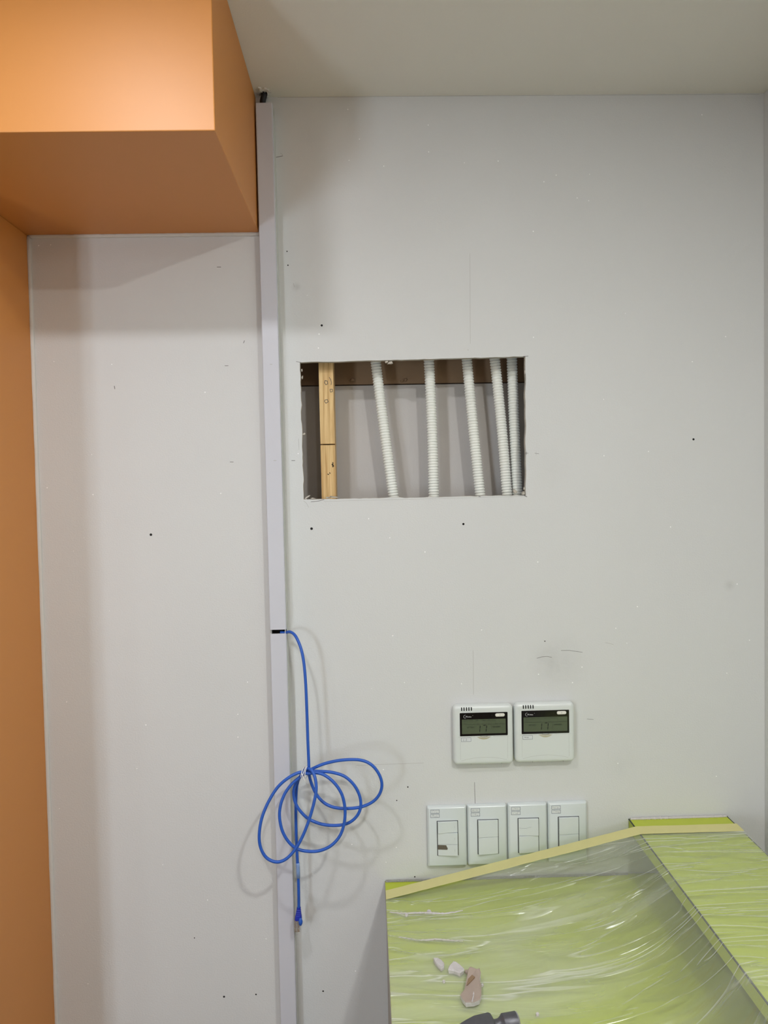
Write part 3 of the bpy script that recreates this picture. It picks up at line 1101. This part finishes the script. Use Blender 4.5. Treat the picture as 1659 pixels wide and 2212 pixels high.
    for u in (.115, .90):
        mb.box(U(u) - .00012, U(u) + .00012, fy - .0001, fy + .0002, V(.90), V(.525))
    pa = [(u, .925 - .055 * (1 - ((u - .508) / .39) ** 2)) for u in [.13 + .0378 * k for k in range(21)]]
    for k in range(20):
        a, b = pa[k], pa[k + 1]
        mb.add([(U(a[0]), fy - .0001, V(a[1]) - .00016), (U(b[0]), fy - .0001, V(b[1]) - .00016), (U(b[0]), fy - .0001, V(b[1]) + .00016), (U(a[0]), fy - .0001, V(a[1]) + .00016)], [(0, 1, 2, 3)])
    for u in (.29, .80):
        mb.box(U(u) - .00018, U(u) + .00018, -.0178, -.0120, V(.995), V(.972))
    mb.build('cover_seam', ['absline'], t)
    mb = MB()
    top, bot, mid = [], [], []
    for k in range(17):
        q = -1 + k / 8
        top.append((U(.508 + .125 * q), fy - .0002, V(.520)))
        bot.append((U(.508 + .125 * q), fy - .0001, V(.520 + .052 * (1 - q * q))))
    mb.loops([top, bot], close=False, cap0=False, cap1=False)
    mb.build('finger_notch', ['beige'], t)
    mb = MB()
    ls = [(U(.508 + .118 * (-1 + k / 8)), fy - .0005, V(.520 + .022 * (1 - (-1 + k / 8) ** 2))) for k in range(17)]
    mb.tube(ls, .00042, 6)
    mb.build('notch_lip', ['abs'], t, smooth=True)
    mb = MB()
    ls = [(U(.508 + .06 * (-1 + k / 4)), fy - .0004, V(.514 + .012 * (1 - (-1 + k / 4) ** 2))) for k in range(9)]
    mb.tube(ls, .00030, 6)
    mb.build('notch_shadow_gap', ['pencil'], t)
    st = slab('sticker', U(.292) - U(.128), V(.534) - V(.600), .0006, [(0, fy), (0, fy - .00022)], ['sticker'], t, cx=U(.210), cz=V(.567))
    frame_lines('sticker_border', U(.128), U(.292), V(.600), V(.534), fy - .0003, .00042, 'ink', st)
    mb = MB()
    for s in sticker:
        for k in range(len(s) - 1):
            a, b = s[k], s[k + 1]
            p, q = Vector((U(.128 + .164 * a[0]), 0, V(.534 + .066 * a[1]))), Vector((U(.128 + .164 * b[0]), 0, V(.534 + .066 * b[1])))
            d = (q - p).normalized()
            n = Vector((-d.z, 0, d.x)) * .00022
            y = fy - .0004
            mb.add([(v.x, y, v.z) for v in (p - n, p + n, q + n, q - n)], [(0, 1, 2, 3)])
    mb.build('handwriting', ['graphite'], st)
    return t


def frame_lines(name, x0, x1, z0, z1, y, w, m, parent):
    mb = MB()
    mb.box(x0, x1, y, y + .0001, z0, z0 + w).box(x0, x1, y, y + .0001, z1 - w, z1)
    mb.box(x0, x0 + w, y, y + .0001, z0 + w, z1 - w).box(x1 - w, x1, y, y + .0001, z0 + w, z1 - w)
    return mb.build(name, [m], parent)


controller(1044.3, 1588.2, 'white air-conditioning controller with black-framed screen, left one of the pair',
           [[(.30, .25), (.24, .45), (.22, .75), (.32, .78)], [(.46, .32), (.54, .25), (.58, .40), (.50, .60), (.46, .75), (.60, .74)]])
controller(1177.3, 1583.4, 'white air-conditioning controller with black-framed screen, right one of the pair',
           [[(.16, .5), (.20, .3), (.24, .6), (.28, .3), (.32, .6)], [(.38, .3), (.40, .65)], [(.44, .35), (.54, .65)], [(.54, .3), (.44, .7)], [(.58, .4), (.60, .7)]])


# ---------------------------------------------------------------- light switches
def switch(px, py, n, tilts, label, stickers, extra=None):
    W, H = .0784, .1215
    c = P(px, py, -.011)
    t = empty('light_switch', (c.x, 0, c.z), label, 'light switch', 'light switches in a row')
    U = lambda u: (u - .5) * W
    V = lambda v: (.5 - v) * H
    fy = -.0098
    slab('frame', W - .0006, H, .003, [(0, -.0003), (0, -.0062), (.0012, -.0084), (.0034, fy)], ['plate'], t, autos=30)
    x0, x1, z0, z1 = U(.243), U(.782), V(.808), V(.232)
    MB().box(x0, x1, fy - .0004, fy + .0005, z0, z1).build('rocker_recess', ['gap'], t)
    hh = (z1 - z0 - .0012) / n
    for i in range(n):
        zc_ = z1 - .0006 - hh * (i + .5)
        a = tilts[i]
        o = bevel_box('rocker', (x1 - x0 - .0028, .006, hh - .0005), ['plate'], t, .0006, 2, loc=((x0 + x1) / 2, fy - .0010, zc_), rot=(0, 0, math.radians(a)))
        if n == 3:
            MB().box(.0135, .0139, -.0031, -.0029, -.0022, .0022).build('rocker_mark', ['absline'], o)
        if extra and i in extra:
            extra[i](o, x1 - x0, hh)
    for i, (v0, v1, cut, sc) in enumerate(stickers):
        xa, xb = U(.085), U(.315)
        st = slab('label_sticker', xb - xa, V(v0) - V(v1), .0006, [(0, fy + .0001), (0, fy - .00025)], ['sticker'], t, cx=(xa + xb) / 2, cz=V((v0 + v1) / 2))
        frame_lines('label_border', xa, xb, V(v1), V(v0), fy - .00034, .00055, 'ink', st)
        r = random.Random(int(px) * 7 + i)
        mb = MB()
        for k in range(sc):
            xx = xa + (xb - xa) * (.18 + .66 * (k + r.random() * .5) / sc)
            zz = V((v0 + v1) / 2)
            for q in range(2):
                p = Vector((xx + r.uniform(-.0008, .0008), 0, zz + r.uniform(-.0022, .0022)))
                p2 = p + Vector((r.uniform(-.0018, .0018), 0, r.uniform(-.0022, .0022)))
                d = (p2 - p).normalized()
                nn = Vector((-d.z, 0, d.x)) * .0002
                mb.add([(v.x, fy - .0004, v.z) for v in (p - nn, p + nn, p2 + nn, p2 - nn)], [(0, 1, 2, 3)])
        mb.build('handwriting', ['graphite'], st)
    return t


def dark_tape(o, w, h):
    mb = MB()
    y = -.0032
    pts = [(-.0195, .0105), (-.0032, .0102), (-.0022, .0080), (-.0002, .0040), (-.0010, .0010), (-.0195, .0012)]
    mb.loops([[(x, y, z) for x, z in pts], [(x, y + .0004, z) for x, z in pts]])
    mb.build('dark_tape_patch', ['brown'], o)


def scribble(o, w, h):
    mb = MB()
    pts = [(-.019, -.001), (-.012, -.0016), (-.006, -.0018), (-.001, -.0006), (.002, .001), (.004, .0006), (.0055, .0015)]
    for a, b in zip(pts, pts[1:]):
        mb.add([(a[0], -.0032, a[1] - .00015), (b[0], -.0032, b[1] - .00015), (b[0], -.0032, b[1] + .00015), (a[0], -.0032, a[1] + .00015)], [(0, 1, 2, 3)])
    mb.build('pen_scribble', ['graphite'], o)


STK = [(.046, .106, 0, 4), (.117, .176, 0, 4)]
switch(966, 1808.2, 3, (5.0, -3.6, -6.0), 'white light switch with three rockers and a dark tape patch, leftmost of the row', STK, {2: dark_tape})
switch(1053.3, 1805.2, 2, (4.4, 5.6), 'white light switch with two rockers, second from the left, right of the three-rocker one', STK)
switch(1140.6, 1802.0, 2, (-3.8, 5.4), 'white light switch with a pen scribble on its upper rocker, third in the row', STK, {0: scribble})
switch(1227.4, 1799.0, 2, (4.4, 4.8), 'white light switch at the right end of the row, lower half behind yellow tape', STK)

# ================================================================== LIME COUNTER, LOW PARTITION, FILM, TAPE
DZ = P(832, 1903).z
XL = P(832, 1903).x
CZ = (P(1358, 1771).z + P(1569, 1760).z) / 2
XC, XR = P(1358, 1771).x, P(1569, 1760).x
DEPTH = .72
tl2 = Q(846.5, 2212, DZ)
SK = (tl2.x - XL) / (-tl2.y)           # the counter's free edge is very slightly out of square
q0, q1 = Q(1358, 1771, CZ), Q(1659, 2172, CZ)
SKC = (q1.x - q0.x) / (q0.y - q1.y)
q2, q3 = Q(1569, 1760, CZ), Q(1659, 1846, CZ)
SKR = (q3.x - q2.x) / (q2.y - q3.y)
XRF = min(XR + SKR * DEPTH, RIGHT_X - .015)
cnt = empty('counter', ((XL + XC) / 2, -DEPTH / 2, 0), 'low lime green counter top against the wall, mostly under plastic film', 'counter')


def prism(poly, z0, z1):
    return MB().loops([[(x, y, z0) for x, y in poly], [(x, y, z1) for x, y in poly]])


part(prism([(XL, -.0006), (XR - .002, -.0006), (XRF - .002, -DEPTH), (XL + SK * DEPTH, -DEPTH)], DZ - .0245, DZ), 'top', 'lime', cnt)
part(prism([(XL + .001, -.0007), (XL + .02, -.0007), (XL + .02 + SK * DEPTH, -DEPTH + .01), (XL + .001 + SK * DEPTH, -DEPTH + .01)], .001, DZ - .025), 'side_panel', 'side', cnt)
part(prism([(XL - .0008, -.0006), (XL - .0001, -.0006), (XL - .0001 + SK * DEPTH, -DEPTH), (XL - .0008 + SK * DEPTH, -DEPTH)], DZ - .0245, DZ + .0003), 'edge_strip', 'side', cnt)
par = empty('raised_shelf', ((XC + XR) / 2, -DEPTH / 2, 0), 'lime green raised shelf board standing over the right side of the counter', 'shelf')
ST = .024
part(prism([(XC, -.0006), (XR, -.0006), (XRF, -DEPTH), (XC + SKC * DEPTH, -DEPTH)], CZ - ST, CZ), 'board', 'lime', par)
part(prism([(XC + .155, -.0007), (XR - .01, -.0007), (XRF - .01, -DEPTH + .02), (XC + .155 + SKC * DEPTH, -DEPTH + .02)], DZ + .0005, CZ - ST - .0002), 'support_box', 'lime', par)
part(prism([(XC - .0010, -.0006), (XC + .0011, -.0006), (XC + .0011 + SKC * DEPTH, -DEPTH), (XC - .0010 + SKC * DEPTH, -DEPTH)], CZ - .0014, CZ + .0004), 'edge_strip', 'limeedge', par)
part(prism([(XR - .0008, -.0006), (XR + .0010, -.0006), (XRF + .0010, -DEPTH), (XRF - .0008, -DEPTH)], CZ - .0014, CZ + .0004), 'edge_strip', 'limeedge', par)


# plaster dust lying along the wall joint
def dust(name, x0, x1, z, parent, m='dust'):
    mb = MB()
    pts, rad = [], []
    n = 70
    for i in range(n + 1):
        x = x0 + (x1 - x0) * i / n
        pts.append((x, -.0040 - .0006 * noise.noise(Vector((i * .9, 1, 2))), z + .0002))
        rad.append(.0024 + .0012 * noise.noise(Vector((i * 1.3, 4, 8))))
    mb.tube(pts, rad, 7)
    return part(mb, name, m, parent)


dust('dust_line', XL + .001, XC - .004, DZ + .001, cnt)
dust('dust_line', XC + .002, XR - .002, CZ + .001, par, 'chunk')

# plastic film: taped line from the counter's free edge up to the partition, then lying over both
TY0, TY1 = -.040, -.070       # tape band distance from the wall
YF0, YF1 = -.044, -.66


def xleft(y):
    return XL + SK * -y


def xstep(y):
    return XC + SKC * -y


def xright(y):
    return XR + (XRF - XR) * (-y / DEPTH)


Hs = CZ - DZ


def fnoise(x, y, z=0):
    return noise.noise(Vector((x, y, z)))


def film_z(x, y):
    a, b, c = xleft(y), xstep(y), xright(y)
    v = -y - .055
    t = (x - a) / (b - a)
    calm = max(0, min(1, v / .03))
    # streaks run along the sheet, fanning a little
    q = -y + .10 * (x - a) * (1 - .8 * max(0, min(1, v / .5))) * -1
    wx = x + .02 * fnoise(x * 6, q * 8, 3)
    s1 = 1 - abs(fnoise(wx * 2.4, q * 19 + .5 * fnoise(wx * 5, q * 5, 9), 1.7)) * 2.0
    s2 = 1 - abs(fnoise(wx * 3.7 + 8, q * 36 + .7 * fnoise(wx * 7, q * 6, 2), 5.1)) * 2.0
    ridge = max(0, s1) ** 5 * .0052 + max(0, s2) ** 4 * .0022
    patch = .5 + .5 * fnoise(x * 7, y * 9, 12)
    soft = (.5 + .5 * fnoise(wx * 5, q * 14, 4)) * .0030
    fine = .0004 * fnoise(x * 24, q * 50, 6)
    wr = (ridge * (.35 + patch) + soft + fine) * (.12 + .88 * calm)
    if t < 1:
        t = max(t, 0)
        p = 1 + 15 * max(0, v)
        sag = 1 + .25 * fnoise(y * 16, 3, 1) * calm
        z = DZ + .0012 + Hs * t ** (p * sag) + wr * (1.0 if t < .93 else (1 - t) / .07 * .7 + .3)
        return min(z, CZ + .004)
    k = min(1, (x - b) / .02)
    return CZ + .0014 + wr * (.3 + .35 * k)


NX, NY = 300, 230
mb = MB()
vs = []
for j in range(NY + 1):
    y = YF0 + (YF1 - YF0) * (j / NY) ** 1.0
    a, b, c = xleft(y), xstep(y), xright(y)
    for i in range(NX + 1):
        u = i / NX
        if u <= .68:
            x = a + (b - a) * (u / .68)
        else:
            x = b + (c - b) * ((u - .68) / .32)
        vs.append((x, y, film_z(x, y)))
fs = []
W_ = NX + 1
for j in range(NY):
    for i in range(NX):
        fs.append((j * W_ + i, j * W_ + i + 1, (j + 1) * W_ + i + 1, (j + 1) * W_ + i))
mb.add(vs, fs)
film = mb.build('plastic_film', ['film'], smooth=True)
tag(film, 'wrinkled translucent plastic dust sheet draped over the lime counter and raised shelf', 'plastic sheet')

# masking tape along the film's edge
mb = MB()
lo, hi = [[], []], [[], []]
n = 120
for i in range(n + 1):
    u = i / n
    for k, yy in enumerate((TY0, TY1)):
        yy2 = yy + .0012 * fnoise(u * 9, k * 5, 7) + .0006 * fnoise(u * 40, k * 5, 7)
        a, b, c = xleft(yy2), xstep(yy2), xright(yy2)
        x = a + (b - a) * (u / .68) if u <= .68 else b + (c + .001 - b) * ((u - .68) / .32)
        z = DZ + Hs * min(1, (x - a) / (b - a)) + .0030
        lo[k].append((x, yy2, z))
        hi[k].append((x, yy2, z + .0005))
mb.loops([lo[0], lo[1], hi[1], hi[0], lo[0]], close=False, cap0=False, cap1=False)
tape = mb.build('masking_tape', ['tape'])
tag(tape, 'pale yellow masking tape stretched along the top edge of the plastic film', 'tape')


# ---------------------------------------------------------------- plaster fragments and hammer on the film
def fragment(name, outline_px, zbase, h, m, label, seed, fold=None):
    r = random.Random(seed)
    pts = [Q(a, b, zbase + h * .6) for a, b in outline_px]
    c = sum(pts, Vector()) / len(pts)
    pl, pu, pt = [], [], []
    for p in pts:
        d = p - c
        pl.append((d.x * .96 + r.uniform(-.0006, .0006), d.y * .96, 0))
        pu.append((d.x, d.y, h * r.uniform(.55, 1.0)))
        pt.append((d.x * .86, d.y * .86, h * r.uniform(.95, 1.25)))
    mb = MB().loops([pl, pu, pt])
    o = mb.build(name, m, loc=(c.x, c.y, zbase))
    return tag(o, label, 'plaster', 'plaster fragments on the film')


def ztop(px, py):
    p = Q(px, py, DZ + .004)
    return film_z(p.x, p.y)


zf = max(ztop(x, y) for x, y in ((948, 2083), (940, 2075), (955, 2090)))
fragment('plaster_fragment', [(936, 2072), (945, 2071), (953, 2075), (960, 2084), (959, 2090), (953, 2094), (946, 2088), (940, 2080)], zf, .006, ['chunk'],
         'small grey-white plaster chip, farthest left of the fragments on the film', 1)
zf = max(ztop(x, y) for x, y in ((985, 2093), (972, 2095), (996, 2100)))
fragment('plaster_fragment', [(968, 2098), (970, 2090), (975, 2084), (979, 2078), (985, 2081), (992, 2086), (1003, 2094), (1003, 2098), (994, 2105), (986, 2101), (980, 2098)], zf, .007, ['chunk'],
         'middle-sized white plaster piece between the small chip and the brown one', 2)
# larger brown paper-faced piece with a torn, raised top
zf = max(ztop(x, y) for x, y in ((1020, 2135), (1005, 2150), (1035, 2110), (1030, 2160)))
ol = [(994, 2151), (1003, 2140), (1006, 2128), (1010, 2112), (1013, 2103), (1017, 2101), (1030, 2104), (1036, 2103), (1039, 2110), (1036, 2120), (1040, 2132), (1040, 2152), (1036, 2162), (1024, 2167), (1006, 2168), (999, 2160)]
pts = [Q(a, b, zf + .006) for a, b in ol]
c = sum(pts, Vector()) / len(pts)
mb = MB()
l0, l1, l2 = [], [], []
rr2 = random.Random(5)
for p in pts:
    d = p - c
    up_ = max(0, d.y) * .25
    l0.append((d.x * .97, d.y * .97, up_ * .5))
    l1.append((d.x, d.y, .007 + up_ + rr2.uniform(0, .001)))
    l2.append((d.x * .9, d.y * .93, .0082 + up_))
mb.loops([l0, l1], cap1=False, mi=1).loops([l1, l2], cap0=False, mi=0)
big = mb.build('plaster_fragment', ['chunkbrown', 'chunk'], loc=(c.x, c.y, zf))
tag(big, 'largest plaster fragment, brown paper-faced, lying behind the hammer head', 'plaster', 'plaster fragments on the film')
mb = MB()
for a, b in (((1022, 2124), (1024, 2136)), ((1024, 2136), (1023, 2150)), ((1023, 2150), (1020, 2163))):
    A, B = Q(a[0], a[1], zf + .0092), Q(b[0], b[1], zf + .0088)
    mb.tube([A - Vector((c.x, c.y, zf)), B - Vector((c.x, c.y, zf))], [.0007, .0013], 6)
mb.build('torn_ridge', ['chunk'], big)
A, B, D_ = Q(1008, 2130, zf + .010), Q(1026, 2114, zf + .012), Q(1014, 2104, zf + .009)
o_ = Vector((c.x, c.y, zf))
MB().loops([[A - o_, B - o_, D_ - o_], [A - o_ + Vector((0, 0, .0012)), B - o_ + Vector((0, 0, .003)), D_ - o_ + Vector((0, 0, .002))]]).build('paper_flap', ['kraft'], big)
for k, (px, py, s, lab) in enumerate(((1009, 2099, 5.5, 'tiny brown plaster crumb touching the top of the brown fragment'), (959, 2120, 3.4, 'tiny grey plaster crumb below the small left chip'),
                                      (927, 1969, 5, 'tiny pale plaster crumb on a film crease near the counter corner'), (878, 1977, 3.6, 'tiny white plaster crumb at the left end of a film crease'),
                                      (1161, 2191, 4, 'tiny grey plaster crumb right of the hammer head'), (1042, 2128, 3, 'tiny white plaster crumb at the right side of the brown fragment'))):
    z0 = ztop(px, py)
    fragment('plaster_crumb', [(px + s * math.cos(a * 1.05), py + s * .7 * math.sin(a * 1.05)) for a in range(6)], z0, .003, ['chunkbrown' if k == 0 else 'chunk'], lab, 20 + k)
# streaks of plaster dust in two film creases
for k, (ln, lab) in enumerate((([(842, 1974), (870, 1976), (905, 1975), (935, 1979), (968, 1981), (1000, 1979)], 'upper line of pale plaster dust lying in a film crease near the counter corner'),
                               ([(862, 2029), (885, 2032), (910, 2032), (940, 2030), (970, 2033), (1000, 2036)], 'lower line of pale plaster dust lying in a film crease above the plaster fragments'))):
    base = catmull([Q(a, b, DZ + .003) for a, b in ln], 14)
    pl, rd = [], []
    for i, p in enumerate(base):
        t = i / (len(base) - 1)
        pl.append(Vector((p.x, p.y + .0012 * fnoise(i * .35, k * 9, 1), film_z(p.x, p.y) + .0003)))
        rd.append((.0005 + .0020 * math.sin(math.pi * min(1, t * 1.05)) ** .6 * (.55 + .45 * fnoise(i * .5, k * 7, 4))) * (.8 if k else 1.0) + .0003)
    mb = MB().tube(pl, rd, 7)
    mb.v = [(x, y, z) for x, y, z in mb.v]
    o = mb.build('plaster_dust', ['chunk'])
    tag(o, lab, 'dust', 'dust lines on the film', 'stuff')
# hammer: head lying across, handle towards the viewer
hz = DZ + .006
zax = hz + .016
pA, pB = Q(990, 2229, zax), Q(1119, 2207, zax)
axis = (pB - pA)
axis.z = 0
ang = math.atan2(axis.y, axis.x)
sc_ = axis.length / .129
ham = empty('hammer', (pA.x, pA.y, hz), 'dark steel hammer head at the bottom edge, lying on the film', 'hammer', rot=(0, 0, ang))
Lx = axis.length


def hloop(x, w, h, r, zc_=.016):
    return [(x, a, b + zc_) for a, _, b in rr(w, h, r, 0, 4)]


k = Lx / .085
mb = MB().loops([hloop(-.020 * k, .014, .004, .0018, .010), hloop(-.004 * k, .018, .010, .003, .013), hloop(.014 * k, .022, .018, .004), hloop(.026 * k, .025, .024, .004),
                 hloop(.046 * k, .026, .026, .004), hloop(.0485 * k, .0245, .0245, .005), hloop(.050 * k, .020, .020, .006)])
mb.build('cheek_and_peen', ['steel'], ham, autos=40)
mb = MB()
ls = []
for (x, r) in ((.0495, .0085), (.053, .0078), (.057, .0080), (.0605, .0098), (.063, .0125), (.064, .0132), (.080, .0134), (.0825, .0134)):
    ls.append([(x * k, math.cos(2 * math.pi * q / 24) * r, math.sin(2 * math.pi * q / 24) * r + .016) for q in range(24)])
mb.loops(ls)
mb.build('poll', ['steel'], ham, autos=40)
mb = MB()
ls = []
for (x, r) in ((.0825, .0134), (.0845, .0126), (.085, .0112)):
    ls.append([(x * k, math.cos(2 * math.pi * q / 24) * r, math.sin(2 * math.pi * q / 24) * r + .016) for q in range(24)])
mb.loops(ls)
mb.build('striking_face', ['steelface'], ham, autos=40)
mb = MB()
ls = []
for (y, w, h) in ((.0125, .018, .016), (-.02, .019, .017), (-.06, .018, .018), (-.11, .022, .022), (-.21, .026, .024), (-.235, .028, .025), (-.24, .022, .02)):
    ls.append([(.037 * k + a, y, .016 + b) for a, _, b in rr(w, h, min(w, h) * .4, 0, 4)])
mb.loops(ls)
mb.build('handle', ['grip'], ham, autos=40)

# ---------------------------------------------------------------- ceiling lamps (out of view); the two deep in the room are added fill
LL = ['recessed ceiling downlight in front of the orange beam', 'recessed ceiling downlight before the light switches',
      'added fill lamp on the ceiling deep in the room near the window', 'added fill lamp on the ceiling deep in the room on the right']
for ((lx, ly), pw, lc), lab in zip(LAMPS, LL):
    t = empty('downlight_or_fill', (lx, ly, CEIL - .0005), lab, 'downlight', 'ceiling downlights')
    mb = MB()
    n = 32
    ring = lambda r, z: [(math.cos(2 * math.pi * q / n) * r, math.sin(2 * math.pi * q / n) * r, z) for q in range(n)]
    mb.loops([ring(.058, 0), ring(.056, -.003), ring(.046, -.003), ring(.045, 0)], cap0=False, cap1=False)
    mb.build('trim_ring', ['frame'], t, smooth=True)
    MB().loops([ring(.0448, -.0002), ring(.0448, -.001)]).build('diffuser', ['lens'], t)
